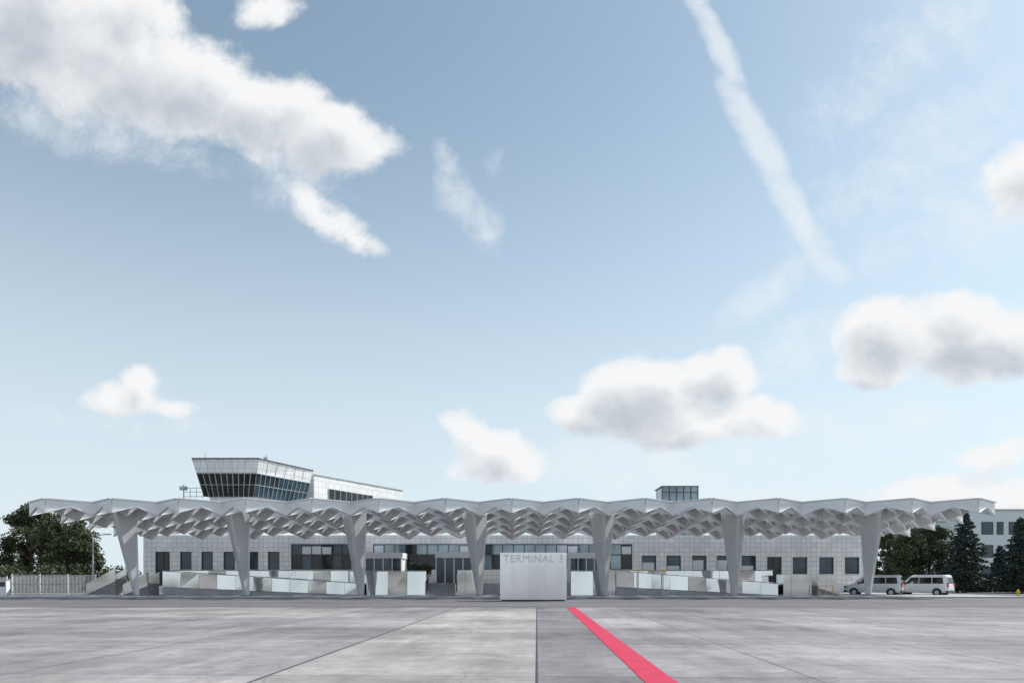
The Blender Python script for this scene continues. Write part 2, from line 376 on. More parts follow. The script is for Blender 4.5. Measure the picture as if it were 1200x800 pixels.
r.box(x0+.05,x1-.05,Y+.05,Y+4,zb,zt-.1,'glasslight'); r.box(x0-.1,x1+.1,Y-.1,Y+4.2,zt-.1,zt,'frame')
for i in range(6):
    xx=x0+(x1-x0)*i/5; r.box(xx-.05,xx+.05,Y-.03,Y+.06,zb,zt-.1,'frame')
r.box(x0,x1,Y-.05,Y+.04,zt-.85,zt-.78,'frame'); r.obj('roof_lantern',term)

# ---------------------------------------------------------------- ramps, stairs
def panel_run(b,xa,xb,y,zf_bot,zf_top,mat='mesh',step=1.7,th=.05,rail=True):
    n=max(1,round(abs(xb-xa)/step)); 
    for i in range(n):
        u0=xa+(xb-xa)*i/n+.012; u1=xa+(xb-xa)*(i+1)/n-.012
        # real sheets never hang perfectly plumb: each leans a degree or so
        k0=random.uniform(-.012,.045); k1=k0+random.uniform(-.012,.012); yw=random.uniform(-.012,.012)
        h0=zf_top(u0)-zf_bot(u0); h1=zf_top(u1)-zf_bot(u1)
        ya,yb2=y-yw,y+yw; ta,tb=ya+k0*h0,yb2+k1*h1
        b.hexa([(u0,ya,zf_bot(u0)),(u1,yb2,zf_bot(u1)),(u1,yb2+th,zf_bot(u1)),(u0,ya+th,zf_bot(u0)),
                (u0,ta,zf_top(u0)),(u1,tb,zf_top(u1)),(u1,tb+th,zf_top(u1)),(u0,ta+th,zf_top(u0))],mat)
    if rail: b.rod((xa,y+th/2,zf_top(xa)+.06),(xb,y+th/2,zf_top(xb)+.06),.03,'alu',6)
def lin(x0,z0,x1,z1): return lambda x: z0+(z1-z0)*(x-x0)/(x1-x0)
def ramp(pl,pr,split,y,flip=False):
    R=empty('access_ramp'); b=MB()
    xl,xr=PX(pl,y),PX(pr,y); xs_=PX(split,y); ztop=PZ(669,y)
    c=lambda z: (lambda x:z)
    zr=PZ(668.5,y+2)
    if not flip:
        zt=lin(xl,ztop,xs_,1.15); zb=lin(xl,.9,xs_,.13)
        panel_run(b,xl+.02,xs_,y,zb,zt); b2=MB()
        b2.hexa([(xl,y+.12,.12),(xs_,y+.12,.12),(xs_,y+1.8,.12),(xl,y+1.8,.12),(xl,y+.12,.95),(xs_,y+.12,.16),(xs_,y+1.8,.16),(xl,y+1.8,.95)],'conc')
        panel_run(b,PX(410,y+1),xr,y+.9,c(.13),c(ztop))
        panel_run(b,xl,PX(408,y+2),y+2,c(.13),c(zr))
    else:
        zt=lin(xs_,ztop,xr,1.15); zb=lin(xs_,.9,xr,.13)
        panel_run(b,xs_,xr,y,zb,zt); b2=MB()
        b2.hexa([(xs_,y+.12,.12),(xr,y+.12,.12),(xr,y+1.8,.12),(xs_,y+1.8,.12),(xs_,y+.12,.95),(xr,y+.12,.16),(xr,y+1.8,.16),(xs_,y+1.8,.95)],'conc')
        panel_run(b,xl,xs_-.05,y+.0,c(.13),c(ztop))
        panel_run(b,xs_,xr+.3,y+2,c(.13),c(zr))
    b2.obj('ramp_slab',R); b.obj('balustrade',R)
ramp(190,498,425,62.0); ramp(669,912,722,62.0,True)
def stair_front(px0,px1,y0,n,zt,name='entrance_stairs'):
    S=empty(name); b=MB(); x0,x1=PX(px0,y0),PX(px1,y0); d=.32; h=(zt-.12)/n
    for i in range(n): b.box(x0,x1,y0+i*d,y0+(i+1)*d if i<n-1 else 64.48,.12,.12+h*(i+1),'step')
    b.obj('steps',S); r=MB()
    for xx in (x0-.08,x1+.02):
        r.hexa([(xx,y0,.12),(xx+.06,y0,.12),(xx+.06,64.4,1.2),(xx,64.4,1.2),(xx,y0,1.2),(xx+.06,y0,1.2),(xx+.06,64.4,2.3),(xx,64.4,2.3)],'mesh')
    r.obj('balustrade',S)
stair_front(499,533,61.6,7,1.2)
def stair_side(xa,xb,y0,y1,zt):
    S=empty('entrance_stairs'); b=MB(); n=8; sgn=1 if xb>xa else -1; d=abs(xb-xa)/n; h=(zt-.12)/n
    for i in range(n):
        u=xa+sgn*d*i; b.box(min(u,u+sgn*d),max(u,u+sgn*d),y0,y1,.12,.12+h*(i+1),'step')
    b.obj('steps',S); r=MB()
    for y in (y0-.07,y1+.01):
        r.hexa([(min(xa,xb),y,.12 if sgn>0 else zt-.2),(max(xa,xb),y,zt-.2 if sgn>0 else .12),(max(xa,xb),y+.05,zt-.2 if sgn>0 else .12),(min(xa,xb),y+.05,.12 if sgn>0 else zt-.2),
                (min(xa,xb),y,1.1 if sgn>0 else zt+1.05),(max(xa,xb),y,zt+1.05 if sgn>0 else 1.1),(max(xa,xb),y+.05,zt+1.05 if sgn>0 else 1.1),(min(xa,xb),y+.05,1.1 if sgn>0 else zt+1.05)],'mesh')
    r.obj('balustrade',S)
stair_side(PX(160,64),PX(189,64),61.8,63.6,1.2)
stair_side(PX(113,66),PX(146,66),64.5,66.3,1.6)
stair_side(PX(975,64),PX(950,64),62.5,64.5,1.0)
for (a,c,q,Y) in ((918,951,673,61.5),(536,560,668,61.5)):
    S=MB(); x0,x1=PX(a,Y),PX(c,Y); z1=PZ(q,Y)
    S.box(x0,x1,Y,Y+1.6,.12,z1,'mesh'); S.box(x0-.03,x1+.03,Y-.03,Y+1.63,z1,z1+.05,'alu'); S.box(x0+.7,x0+.72,Y-.012,Y,.2,z1-.1,'frame')
    S.obj('utility_enclosure')

# ---------------------------------------------------------------- sign block
sg=empty('terminal_sign'); Y=49.0; x0,x1=PX(586,Y),PX(664,Y); z1=PZ(647,Y)
b=MB(); b.box(x0+.1,x1-.1,Y+.08,Y+1.3,.008,.1,'dark'); b.box(x0,x1,Y,Y+1.4,.1,z1,'signpanel'); b.obj('block',sg,bevel=.015)
b=MB()
k=40
for i in range(k):
    u=x0+.06+(x1-x0-.12)*i/k; b.box(u,u+.05,Y-.018,Y+.0,.14,z1-.95,'signpanel')
b.obj('ribs',sg)
tcu=bpy.data.curves.new('letters','FONT'); tcu.body='TERMINAL 3'; tcu.extrude=.03; tcu.align_x='CENTER'; tcu.size=.70; tcu.space_character=1.12
to=bpy.data.objects.new('letters_tmp',tcu); scene.collection.objects.link(to); bpy.context.view_layer.update()
dg=bpy.context.evaluated_depsgraph_get(); me=bpy.data.meshes.new_from_object(to.evaluated_get(dg)); bpy.data.objects.remove(to)
lo=bpy.data.objects.new('letters',me); scene.collection.objects.link(lo); me.materials.clear(); me.materials.append(M['letters'])
wd=max(v.co.x for v in me.vertices)-min(v.co.x for v in me.vertices); sc=4.25/wd
lo.scale=(sc,.75/.7,1); lo.rotation_euler=(math.pi/2,0,0); lo.location=((x0+x1)/2,Y-.045,z1-.68); lo.parent=sg

# ---------------------------------------------------------------- control tower
ct=empty('control_tower')
Zt=PZ(537,90)
A=Vector((PX(225,90),90,0)); B=Vector((PX(303,90),90,0)); C=Vector((PX(367,100),100,0)); D=Vector((PX(225,90)+2,100,0))
A2=Vector((PX(239,91.2),91.2,0)); B2=Vector((PX(297,91.2),91.2,0)); C2=Vector((PX(357,99.5),99.5,0)); D2=Vector((A2.x+2,99,0))
cen=(A+B+C+D)/4
zbot=PZ(581,91); zmid=PZ(554,90.4)
def at(p,q,z):
    f=(z-zbot)/(Zt-zbot); r_=q.lerp(p,f); return Vector((r_.x,r_.y,z))
cor=[(A,A2),(B,B2),(C,C2),(D,D2)]
b=MB(); fr=MB()
for k in range(4):
    (p,p2),(q,q2)=cor[k],cor[(k+1)%4]
    b.poly([at(p,p2,zbot),at(q,q2,zbot),at(q,q2,zmid),at(p,p2,zmid)],'glassdark' if k!=1 else 'glass')
    b.poly([at(p,p2,zmid),at(q,q2,zmid),at(q,q2,Zt),at(p,p2,Zt)],'tile2')
    n=10 if k==0 else 12
    for i in range(n+1):
        s0=at(p,p2,zbot).lerp(at(q,q2,zbot),i/n); s1=at(p,p2,zmid).lerp(at(q,q2,zmid),i/n); fr.rod(s0,s1,.05,'alu',5)
        if i%2==0 and k<2:
            s2=at(p,p2,Zt).lerp(at(q,q2,Zt),i/n); fr.rod(s1,s2,.03,'alu',4)
    fr.rod(at(p,p2,(zbot+zmid)/2),at(q,q2,(zbot+zmid)/2),.04,'alu',5)
    fr.rod(at(p,p2,zmid),at(q,q2,zmid),.08,'alu',5); fr.rod(at(p,p2,Zt),at(q,q2,Zt),.1,'frame',5)
b.poly([at(p,p2,Zt) for p,p2 in cor],'conc'); b.poly([at(p,p2,zbot) for p,p2 in cor][::-1],'conc')
b.obj('cab',ct); fr.obj('cab_mullions',ct)
b=MB()
sh_=[(p2+(cen-p2)*.12) for p,p2 in cor]
for k in range(4):
    p,q=sh_[k],sh_[(k+1)%4]; b.poly([(p.x,p.y,0),(q.x,q.y,0),(q.x,q.y,zbot),(p.x,p.y,zbot)],'tile2')
b.obj('shaft',ct)
b=MB()
for a,c in ((A2-Vector((2.4,.6,0)),B2+Vector((.3,-.6,0))),):
    for z in (zbot-.1,zbot+.5,zbot+1.0): b.rod((a.x,a.y,z),(c.x,c.y,z),.03,'frame',5)
    for i in range(12):
        p=a.lerp(c,i/11); b.rod((p.x,p.y,zbot-.3),(p.x,p.y,zbot+1.0),.03,'frame',5)
b.rod((A2.x-2.6,91,zbot-2),(A2.x-2.6,91,zbot+1.5),.06,'frame'); b.box(A2.x-3.1,A2.x-2.2,90.8,91.2,zbot+.8,zbot+1.3,'alu')
b.rod((A.x+1.3,91,Zt),(A.x+1.3,91,Zt+.9),.03,'frame'); b.rod((B.x+.3,92,Zt),(B.x+.3,92,Zt+.8),.03,'frame'); b.box(B.x,B.x+.5,91.8,92.1,Zt+.1,Zt+.5,'alu')
b.obj('railing_and_antennas',ct)
b=MB()
E=Vector((PX(368,101),101,0)); G=Vector((PX(472,119.4),119.4,0)); H=PZ(555,100.5)
bk=Vector((-14,7,0))
def wall(p,q,z0,z1,mat): b.poly([(p.x,p.y,z0),(q.x,q.y,z0),(q.x,q.y,z1),(p.x,p.y,z1)],mat)
wall(E,G,0,H,'tile2'); wall(E+bk,E,0,H,'tile2'); wall(G,G+bk,0,H,'tile2'); wall(G+bk,E+bk,0,H,'tile2')
b.poly([(p.x,p.y,H) for p in (E,G,G+bk,E+bk)],'conc')
nrm=Vector(((G-E).y,-(G-E).x,0)).normalized()
p0=E.lerp(G,.14)+nrm*.05; p1=E.lerp(G,.62)+nrm*.05; zz=PZ(573,104)
wall(p0,p1,zz-2.2,zz,'glassdark')
for i in range(9):
    p=p0.lerp(p1,i/8)+nrm*.03; b.rod((p.x,p.y,zz-2.2),(p.x,p.y,zz),.07,'alu',4)
e0=E+nrm*.06; e1=G+nrm*.06
b.rod((e0.x,e0.y,H+.02),(e1.x,e1.y,H+.02),.1,'alu',5)
b.obj('tower_annex',ct)

# ---------------------------------------------------------------- office building right
ob=empty('office_building'); b=MB()
def volume(p0,p1,q,Yf,dep,wins):
    x0,x1=PX(p0,Yf),PX(p1,Yf); z1=PZ(q,Yf); b.box(x0,x1,Yf,Yf+dep,0,z1,'white'); b.box(x0-.15,x1+.15,Yf-.15,Yf+dep+.15,z1+.002,z1+.25,'alu')
    for (a,c,q0,q1) in wins:
        b.box(PX(a,Yf),PX(c,Yf),Yf-.03,Yf+.0,PZ(q1,Yf),PZ(q0,Yf),'frame'); b.box(PX(a,Yf)+.15,PX(c,Yf)-.15,Yf-.05,Yf-.031,PZ(q1,Yf)+.12,PZ(q0,Yf)-.12,'glass')
volume(1088,1128,612,116,12,[(1096,1106,618,630),(1110,1122,618,630),(1096,1106,640,654)])
volume(1126,1300,598,112,14,[(1150,1164,611,626),(1168,1176,611,626),(1182,1200,611,626),(1205,1225,611,626),(1150,1164,638,653),(1182,1200,638,653),(1205,1225,638,653),(1150,1164,664,676)])
b.obj('volumes',ob)

# ---------------------------------------------------------------- trees
def leaf_quads(cent,size,mat_name,name,parent):
    n=len(cent); a=rng.normal(size=(n,3)); a/=np.linalg.norm(a,axis=1)[:,None]
    t=rng.normal(size=(n,3)); u=np.cross(a,t); u/=np.linalg.norm(u,axis=1)[:,None]; w=np.cross(a,u)
    s=size*(0.6+0.8*rng.random(n))[:,None]
    P=np.stack([cent-u*s,cent+w*s*.55,cent+u*s,cent-w*s*.55],1).reshape(-1,3)
    me=bpy.data.meshes.new(name); me.from_pydata(P.tolist(),[],np.arange(4*n).reshape(n,4).tolist()); me.materials.append(M[mat_name])
    o=bpy.data.objects.new(name,me); scene.collection.objects.link(o)
    if parent: o.parent=parent
    return o
def decid(px,Y,h,r,nm='deciduous_tree',n=9000,low=.22):
    x=PX(px,Y); T=empty(nm,(x,Y,0)); b=MB()
    b.rod((0,0,0),(0.1,0,h*.35),.2*h/8,'bark',8,.15*h/8); b.rod((0.1,0,h*.35),(0,.1,h*.8),.15*h/8,'bark',7,.04)
    cl=[]
    for i in range(30):
        z=h*(low+.1+(.86-low)*rng.random()); k=(z/h-low)/(1-low); rr=r*math.sin(math.pi*min(.97,.16+k*.8))**.6*(.4+.5*rng.random()); an=rng.random()*6.28
        c=(math.cos(an)*rr,math.sin(an)*rr,z); cl.append((c,r*(.22+.2*rng.random())))
        b.rod((0.05,0,z*.62),(c[0]*.9,c[1]*.9,z),.05*h/8,'bark',5,.015)
    b.obj('trunk',T)
    pts=[]
    for c,cr in cl:
        k=int(n/len(cl)); d=rng.normal(size=(k,3)); d/=np.linalg.norm(d,axis=1)[:,None]
        pts.append(np.array(c)+d*cr*(rng.random(k)**.45)[:,None]*np.array([1,1,.75])*(1+.25*rng.normal(size=(k,1))*.5))
    leaf_quads(np.concatenate(pts),.17,'leaf','crown',T)
def conifer(px,Y,h,r,nm='spruce_tree',n=9000):
    x=PX(px,Y); T=empty(nm,(x,Y,0)); b=MB(); b.rod((0,0,0),(0,0,h),.16*h/8,'bark',8,.02); pts=[]
    nb=int(h*13); per=n//nb
    for i in range(nb):
        z=h*(.08+.9*(i/nb)); L_=r*(1-z/h)**.8*(.65+.5*rng.random())+.12; an=i*2.4+rng.random()
        dr=-.28*L_; e=(math.cos(an)*L_,math.sin(an)*L_,z+dr+.15*L_)
        b.rod((0,0,z),e,.03,'bark',4,.008)
        k=max(8,int(per*(L_/r)*1.7)); s=rng.random(k)**.6
        sp=.20*L_*(1.1-s)+.06
        p=np.stack([np.cos(an)*L_*s,np.sin(an)*L_*s,z-.13*L_*s],1)+rng.normal(size=(k,3))*np.stack([sp,sp,sp*.35],1)
        pts.append(p)
    b.obj('trunk',T); leaf_quads(np.concatenate(pts),.15,'needle','foliage',T)
decid(36,92,11.4,3.9,n=12000); decid(78,90,10.2,3.9,n=12000); decid(58,95,9.2,3.6,n=8000); decid(101,93,7.2,2.1,n=5000)
decid(1060,86,7.8,3.2,n=8000,low=.1); decid(1088,88,8.6,3.3,n=9000,low=.1); decid(1042,88,7.5,2.6,n=6000,low=.1)
conifer(1131,80,9.6,3.3,n=11000); conifer(1196,76,8.6,3.1,n=10000); conifer(1228,78,8.8,3.2); conifer(1172,92,6.2,2.0,n=5000)
def hedge(x0,x1,y,h,d,n,nm='hedge'):
    k=n; p=np.stack([x0+(x1-x0)*rng.random(k),y+d*(rng.random(k)-.5),h*rng.random(k)**.8],1)
    p[:,2]*=(.8+.25*np.sin(p[:,0]*1.3)+.12*np.sin(p[:,0]*3.1+1))
    leaf_quads(p,.16,'leaf',nm,None)
hedge(PX(1095,82),PX(1290,82),83,1.6,2,9000); hedge(-66,-52,84,3.2,4,8000); hedge(-46,-44,74.5,1.2,1,1200)
def planter(px,Y):
    T=empty('potted_shrub',(PX(px,Y),Y,1.2)); b=MB(); b.rod((0,0,0),(0,0,.5),.3,'conc',12,.38); b.obj('pot',T)
    d=rng.normal(size=(1500,3)); d/=np.linalg.norm(d,axis=1)[:,None]; c=d*(rng.random(1500)**.4)[:,None]*np.array([.75,.7,.75])+np.array([0,0,1.15]); leaf_quads(c,.09,'leaf','foliage',T)
planter(497,68); planter(486,68)
pts=[]
for i in range(620):
    x=-900+1800*rng.random(); y=(520+80*rng.random()) if i<420 else (-420-80*rng.random()); rr=5+6*rng.random(); k=90  # last clumps: unseen band behind the camera, added as a dark strip for reflections
    d=rng.normal(size=(k,3)); d/=np.linalg.norm(d,axis=1)[:,None]; pts.append(np.array([x,y,rr*.6])+d*np.array([rr,rr,rr*.75])*(rng.random(k)**.35)[:,None])
leaf_quads(np.concatenate(pts),1.3,'leaf','distant_and_reflection_trees',None)

# ---------------------------------------------------------------- vans
def van(px,Y,rz,paint):
    V=empty('parked_van',(PX(px,Y),Y,.008),rz)
    lv=[(.30,2.38,-2.40,.90),(.45,2.50,-2.47,.95),(.75,2.50,-2.47,.97),(1.0,2.38,-2.45,.97),(1.12,1.72,-2.43,.955),(1.45,1.32,-2.38,.90),(1.85,.92,-2.30,.82),(1.98,.62,-2.18,.74)]
    b=MB(); rings=[]
    for z,xf,xr,w in lv:
        c=.22; rings.append([(xr,-w+c*.6,z),(xr+c,-w,z),(xf-c*1.6,-w,z),(xf,-w+c*1.8,z),(xf,w-c*1.8,z),(xf-c*1.6,w,z),(xr+c,w,z),(xr,w-c*.6,z)])
    for R_ in rings: b.v+=R_
    k=b.mi(paint)
    for l in range(len(rings)-1):
        for i in range(8):
            j=(i+1)%8; b.f.append((l*8+i,l*8+j,(l+1)*8+j,(l+1)*8+i)); b.m.append(k)
    b.f.append(tuple((len(rings)-1)*8+i for i in range(8))); b.m.append(k); b.f.append(tuple(reversed(range(8)))); b.m.append(k)
    b.obj('body',V,bevel=.03)
    def S(z):
        for a,c in zip(lv,lv[1:]):
            if a[0]<=z<=c[0]:
                f=(z-a[0])/(c[0]-a[0]); return [a[i]+(c[i]-a[i])*f for i in range(4)]
    g=MB(); z0,z1=1.16,1.74; a=S(z0); c=S(z1)
    for s in (-1,1):
        for xa,xb,xa2,xb2 in ((-2.1,-1.15,-2.0,-1.15),(-1.08,-.05,-1.08,-.05),(.02,1.15,.02,.72)):
            o=.02; g.poly([(xa,s*(a[3]+o),z0),(xb,s*(a[3]+o),z0),(xb2,s*(c[3]+o),z1),(xa2,s*(c[3]+o),z1)],'glassdark')
    g.poly([(a[2]-.015,-.74,z0),(a[2]-.015,.74,z0),(c[2]-.015,.66,z1),(c[2]-.015,-.66,z1)],'glassdark')
    g.poly([(a[1]+.014,-.56,z0),(a[1]+.014,.56,z0),(c[1]+.014,.46,z1),(c[1]+.014,-.46,z1)],'glassdark')
    g.obj('windows',V)
    w=MB()
    for x in (-1.55,1.6):
        for s in (-1,1):
            w.rod((x,s*.72,.33),(x,s*.985,.33),.33,'rubber',20); w.rod((x,s*.98,.33),(x,s*1.0,.33),.2,'alu',14)
            w.rod((x,s*.6,.36),(x,s*.972,.36),.40,'dark',20)
    w.obj('wheels',V); d=MB()
    for s in (-1,1):
        d.box(-2.49,-2.40,min(s*.72,s*.9),max(s*.72,s*.9),.8,1.25,'red'); d.box(2.36,2.51,min(s*.55,s*.8),max(s*.55,s*.8),.72,.92,'glass')
        d.box(1.1,1.25,min(s*.98,s*1.14),max(s*.98,s*1.14),1.1,1.32,'dark')
    d.box(-2.5,-2.46,-.26,.26,.58,.70,'blind'); d.box(-2.52,-2.3,-.93,.93,.32,.5,'frame'); d.box(2.3,2.54,-.9,.9,.32,.5,'frame')
    d.obj('trim',V)
van(1024,66,math.radians(145),'vangrey'); van(1081,66,math.radians(130),'vanwhite')

# ---------------------------------------------------------------- street furniture
def lamp(px,Y,h):
    L_=empty('street_lamp',(PX(px,Y),Y,0)); b=MB(); b.rod((0,0,0),(0,0,h),.085,'alu',8,.055); b.rod((0,0,h),(1.3,0,h+.1),.045,'alu',6); b.box(1.1,1.8,-.12,.12,h+.05,h+.17,'alu'); b.rod((0,0,0),(0,0,.5),.12,'alu',8); b.obj('pole_and_head',L_)
lamp(109,69,6.0)
def fence(x0,x1,y,h,nm='fence'):
    b=MB(); n=int((x1-x0)/2.2)
    for i in range(n+1):
        x=x0+(x1-x0)*i/n; b.box(x-.06,x+.06,y-.05,y+.05,0,h+.1,'white')
    for z in (.25,h*.55,h-.05): b.box(x0,x1,y-.02,y+.02,z,z+.06,'alu')
    x=x0
    while x<x1: b.box(x,x+.04,y-.012,y+.012,.1,h,'white'); x+=.14
    b.obj(nm)
fence(PX(14,70),PX(112,70),70,2.0); fence(-75,PX(8,76),76,1.8)
b=MB(); Y=62; x=PX(4,Y); b.box(x-.5,x+.25,Y,Y+.5,0.008,1.5,'white'); b.box(x-.55,x+.3,Y-.05,Y+.55,1.5,1.58,'alu'); b.box(x-.4,x+.15,Y-.012,Y,.9,1.35,'frame'); b.obj('utility_cabinet')
b=MB(); Y=61; x=PX(1193,Y); b.rod((x,Y,0),(x,Y,.55),.11,'yellow',10); b.rod((x,Y,.55),(x,Y,.7),.12,'yellow',10,.03); b.rod((x-.2,Y,.42),(x+.2,Y,.42),.05,'yellow',8); b.rod((x,Y,.0),(x,Y,.05),.16,'yellow',10); b.obj('fire_hydrant')
for p in (748,777):
    b=MB(); Y=61.7; x=PX(p,Y); b.rod((x,Y,.12),(x,Y,2.3),.04,'alu',8); b.box(x-.35,x+.35,Y-.05,Y+.05,2.30,2.42,'yellow'); b.obj('marker_post')
b=MB()
for px in (960,968,976):
    x=PX(px,60.5); b.rod((x,60.5,.12),(x,60.5,1.0),.04,'yellow',8)
b.rod((PX(960,60.5),60.5,1.0),(PX(976,60.5),60.5,1.0),.03,'alu',6); b.obj('handrail')

# ---------------------------------------------------------------- light & sky
SE=math.radians(46); SA=math.radians(66)
sd=Vector((math.sin(SA)*math.cos(SE),math.cos(SA)*math.cos(SE),math.sin(SE)))
sun=bpy.data.lights.new('sun','SUN'); sun.energy=4.7; sun.angle=math.radians(.5); sun.color=(1,.955,.92)
so=bpy.data.objects.new('sun',sun); scene.collection.objects.link(so); so.rotation_euler=sd.to_track_quat('Z','Y').to_euler(); so.location=(30,60,80)

wld=bpy.data.worlds.new('World'); scene.world=wld; wld.use_nodes=True; nt=wld.node_tree; nt.nodes.clear(); L=nt.links.new
sky=N(nt,'ShaderNodeTexSky',sky_type='NISHITA'); sky.sun_disc=False; sky.sun_elevation=SE; sky.sun_rotation=SA; sky.air_density=1.0; sky.dust_density=0.8; sky.ozone_density=1.0
hs=N(nt,'ShaderNodeHueSaturation'); hs.inputs['Saturation'].default_value=.82; L(sky.outputs[0],hs.inputs['Color'])
tn=N(nt,'ShaderNodeMix',data_type='RGBA',blend_type='MULTIPLY'); tn.inputs[0].default_value=1; L(hs.outputs[0],tn.inputs[6]); tn.inputs[7].default_value=(.95,1.06,.99,1)
bg1=N(nt,'ShaderNodeBackground'); bg1.inputs[1].default_value=.15; L(tn.outputs[2],bg1.inputs[0])

def blobgroup(name,blobs,nscale,namp,warp,rough=.6,detail=7):
    g=bpy.data.node_groups.new(name,'ShaderNodeTree'); g.interface.new_socket('Vector',in_out='INPUT',socket_type='NodeSocketVector'); g.interface.new_socket('Value',in_out='OUTPUT',socket_type='NodeSocketFloat')
    gi=g.nodes.new('NodeGroupInput'); go=g.nodes.new('NodeGroupOutput'); l=g.links.new
    nw=N(g,'ShaderNodeTexNoise'); nw.inputs['Scale'].default_value=nscale*.45; nw.inputs['Detail'].default_value=4; l(gi.outputs[0],nw.inputs['Vector'])
    sb=N(g,'ShaderNodeVectorMath',operation='SUBTRACT'); l(nw.outputs['Color'],sb.inputs[0]); sb.inputs[1].default_value=(.5,.5,.5)
    sc_=N(g,'ShaderNodeVectorMath',operation='SCALE'); l(sb.outputs[0],sc_.inputs[0]); sc_.inputs['Scale'].default_value=warp
    ad=N(g,'ShaderNodeVectorMath',operation='ADD'); l(gi.outputs[0],ad.inputs[0]); l(sc_.outputs[0],ad.inputs[1])
    fl=N(g,'ShaderNodeVectorMath',operation='MULTIPLY_ADD'); fl.inputs[1].default_value=(1,1,0); fl.inputs[2].default_value=(0,0,1); l(ad.outputs[0],fl.inputs[0])
    prev=None
    for cx,cy,rx,ry,rot,s in blobs:
        u0=(cx-600)/800; v0=(678-cy)/800; rx/=800; ry/=800; t=math.radians(rot); c,sn=math.cos(t),math.sin(t)
        d1=N(g,'ShaderNodeVectorMath',operation='DOT_PRODUCT'); d2=N(g,'ShaderNodeVectorMath',operation='DOT_PRODUCT')
        d1.inputs[1].default_value=(c/rx,sn/rx,-(c*u0+sn*v0)/rx); d2.inputs[1].default_value=(-sn/ry,c/ry,-(-sn*u0+c*v0)/ry)
        l(fl.outputs[0],d1.inputs[0]); l(fl.outputs[0],d2.inputs[0])
        m1=N(g,'ShaderNodeMath',operation='MULTIPLY'); l(d1.outputs['Value'],m1.inputs[0]); l(d1.outputs['Value'],m1.inputs[1])
        m2=N(g,'ShaderNodeMath',operation='MULTIPLY_ADD'); l(d2.outputs['Value'],m2.inputs[0]); l(d2.outputs['Value'],m2.inputs[1]); l(m1.outputs[0],m2.inputs[2])
        ma=N(g,'ShaderNodeMath',operation='MULTIPLY_ADD'); l(m2.outputs[0],ma.inputs[0]); ma.inputs[1].default_value=-s; ma.inputs[2].default_value=s
        if prev is None: prev=ma.outputs[0]
        else:
            mx=N(g,'ShaderNodeMath',operation='SMOOTH_MAX'); mx.inputs[2].default_value=.12; l(prev,mx.inputs[0]); l(ma.outputs[0],mx.inputs[1]); prev=mx.outputs[0]
    no=N(g,'ShaderNodeTexNoise'); no.inputs['Scale'].default_value=nscale; no.inputs['Detail'].default_value=detail; no.inputs['Roughness'].default_value=rough; l(ad.outputs[0],no.inputs['Vector'])
    mn=N(g,'ShaderNodeMath',operation='MULTIPLY_ADD'); l(no.outputs['Fac'],mn.inputs[0]); mn.inputs[1].default_value=namp; mn.inputs[2].default_value=-namp*.5
    cl=N(g,'ShaderNodeMath',operation='MAXIMUM'); cl.inputs[1].default_value=-1.2; l(prev,cl.inputs[0])
    fi=N(g,'ShaderNodeMath',operation='ADD'); l(cl.outputs[0],fi.inputs[0]); l(mn.outputs[0],fi.inputs[1]); l(fi.outputs[0],go.inputs[0]); return g
cum=[
 (60,30,180,100,-12,1.0),(190,85,160,76,-18,1.0),(300,130,120,60,-14,.95),(390,160,86,48,-8,.95),(150,10,90,44,-10,.9),
 (385,248,66,26,-38,.55),(425,283,32,16,-30,.5),(312,8,46,24,0,.6),
 (140,472,60,24,0,.9),(160,455,34,24,0,.8),(190,478,36,12,0,.6),
 (700,488,66,30,0,.9),(760,468,90,54,0,1.1),(830,448,60,44,10,1.0),(885,492,56,28,0,.7),(790,502,130,26,0,.9),
 (575,530,56,32,0,.9),(545,505,36,20,-20,.75),(610,543,38,24,0,.7),(570,550,66,14,0,.7),
 (1060,392,92,50,0,1.05),(1130,405,96,54,0,1.05),(1190,400,84,50,0,1.0),(1030,432,64,24,0,.7),(1120,370,62,34,0,.9),
 (1200,215,62,54,40,.7),(1090,570,90,24,6,.7),(1170,530,62,20,5,.7),(1180,582,90,26,0,.7),
 (-250,200,200,90,10,1.1),(1600,300,240,100,-10,1.1),(500,-500,300,140,20,1.0),(-300,-300,260,150,10,1.0)]
wis=[(548,240,56,30,-40,.7),(528,190,34,15,-60,.6),(582,195,18,20,0,.6),(568,265,28,14,0,.6),
 (838,40,96,20,-62,1.2),(882,150,96,23,-64,1.2),(925,240,86,25,-58,1.1),(960,295,60,26,-60,.9),
 (900,340,80,24,35,.6),(935,410,90,40,30,.55),(1080,180,190,70,35,.5),(1150,250,160,70,20,.55),
 (760,545,200,50,0,.8),(1000,500,210,44,0,.6),(1080,50,190,60,40,.45),(950,590,280,34,0,.7),(230,495,60,14,0,.35),(330,205,90,44,-20,.5),(100,150,190,34,-15,.6),(120,490,110,20,0,.3)]
G1=blobgroup('cumulus_field',cum,9,2.1,.075,.66,8); G2=blobgroup('wisp_field',wis,14,2.1,.06,.72,7)
G3=blobgroup('cumulus_thickness',cum[:29],9,1.7,.075,.58,4)
tc=N(nt,'ShaderNodeTexCoord'); sx=N(nt,'ShaderNodeSeparateXYZ'); L(tc.outputs['Generated'],sx.inputs[0])
ab=N(nt,'ShaderNodeMath',operation='ABSOLUTE'); L(sx.outputs[1],ab.inputs[0]); mxx=N(nt,'ShaderNodeMath',operation='MAXIMUM'); L(ab.outputs[0],mxx.inputs[0]); mxx.inputs[1].default_value=.05
du=N(nt,'ShaderNodeMath',operation='DIVIDE'); dv=N(nt,'ShaderNodeMath',operation='DIVIDE'); L(sx.outputs[0],du.inputs[0]); L(mxx.outputs[0],du.inputs[1]); L(sx.outputs[2],dv.inputs[0]); L(mxx.outputs[0],dv.inputs[1])
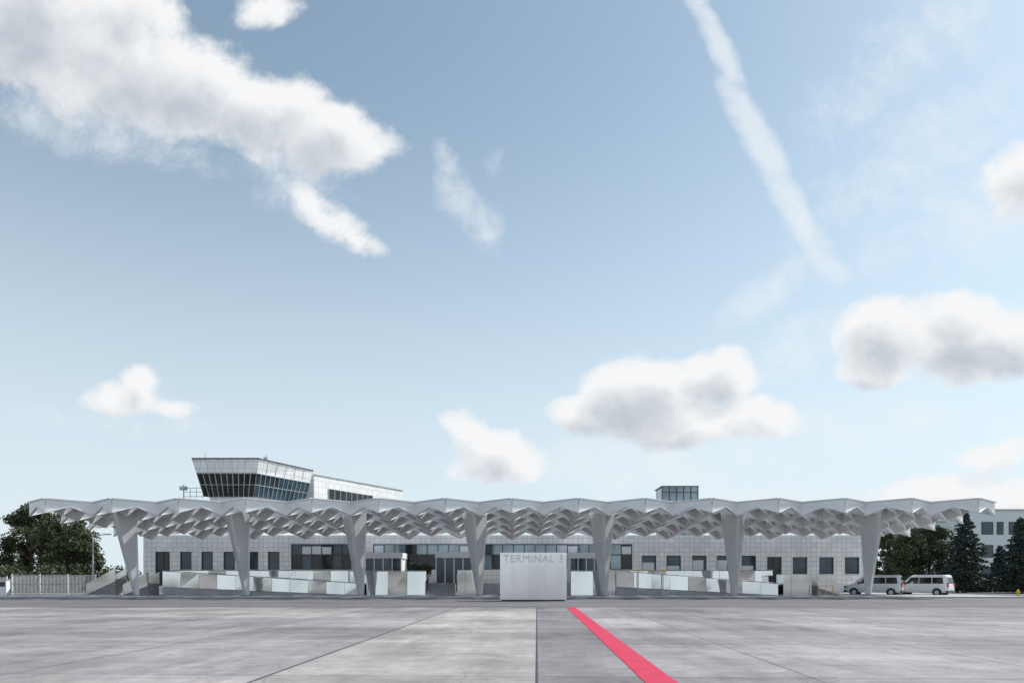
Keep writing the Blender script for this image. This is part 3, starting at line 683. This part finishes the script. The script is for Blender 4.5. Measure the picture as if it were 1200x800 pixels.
cb=N(nt,'ShaderNodeCombineXYZ'); L(du.outputs[0],cb.inputs[0]); L(dv.outputs[0],cb.inputs[1])
def grp(g,vec):
    n=N(nt,'ShaderNodeGroup'); n.node_tree=g; L(vec,n.inputs[0]); return n.outputs[0]
def sst(s,a,c,o0=0,o1=1):
    m=N(nt,'ShaderNodeMapRange',interpolation_type='SMOOTHSTEP'); m.inputs[1].default_value=a; m.inputs[2].default_value=c; m.inputs[3].default_value=o0; m.inputs[4].default_value=o1; L(s,m.inputs[0]); return m.outputs[0]
c0=grp(G1,cb.outputs[0])
off=N(nt,'ShaderNodeVectorMath',operation='ADD'); off.inputs[1].default_value=(.012,.030,0); L(cb.outputs[0],off.inputs[0])
c1=grp(G3,off.outputs[0]); w0=grp(G2,cb.outputs[0])
alpha=sst(c0,-.08,.58); shade=sst(c1,.25,1.35); wal=sst(w0,-.1,1.25,0,.75)
mixc=N(nt,'ShaderNodeMix',data_type='RGBA'); L(shade,mixc.inputs[0]); mixc.inputs[6].default_value=(.94,.95,.96,1); mixc.inputs[7].default_value=(.52,.575,.64,1)
bg2=N(nt,'ShaderNodeBackground'); L(mixc.outputs[2],bg2.inputs[0]); bg2.inputs[1].default_value=.98
bgw=N(nt,'ShaderNodeBackground'); bgw.inputs[0].default_value=(.86,.91,.95,1); bgw.inputs[1].default_value=.98
bgh=N(nt,'ShaderNodeBackground'); bgh.inputs[0].default_value=(.74,.84,.91,1); bgh.inputs[1].default_value=1.0
hzf=sst(sx.outputs[2],.0,.64,.90,.06); mh=N(nt,'ShaderNodeMixShader'); L(hzf,mh.inputs[0]); L(bg1.outputs[0],mh.inputs[1]); L(bgh.outputs[0],mh.inputs[2])
mz=N(nt,'ShaderNodeMixShader'); L(wal,mz.inputs[0]); L(mh.outputs[0],mz.inputs[1]); L(bgw.outputs[0],mz.inputs[2])
hz=sst(sx.outputs[2],.0,.03); am=N(nt,'ShaderNodeMath',operation='MULTIPLY'); L(alpha,am.inputs[0]); L(hz,am.inputs[1])
ms=N(nt,'ShaderNodeMixShader'); L(am.outputs[0],ms.inputs[0]); L(mz.outputs[0],ms.inputs[1]); L(bg2.outputs[0],ms.inputs[2])
wo=N(nt,'ShaderNodeOutputWorld'); L(ms.outputs[0],wo.inputs[0])

# ---------------------------------------------------------------- camera
cam=bpy.data.cameras.new('camera'); cam.lens=24; cam.sensor_width=36; cam.shift_y=278/1200.0; cam.clip_end=8000; cam.clip_start=.1
co=bpy.data.objects.new('camera',cam); scene.collection.objects.link(co); co.location=(0,0,CH); co.rotation_euler=(math.pi/2,0,0); scene.camera=co
scene.view_settings.view_transform='Standard'; scene.view_settings.look='None'; scene.view_settings.exposure=0
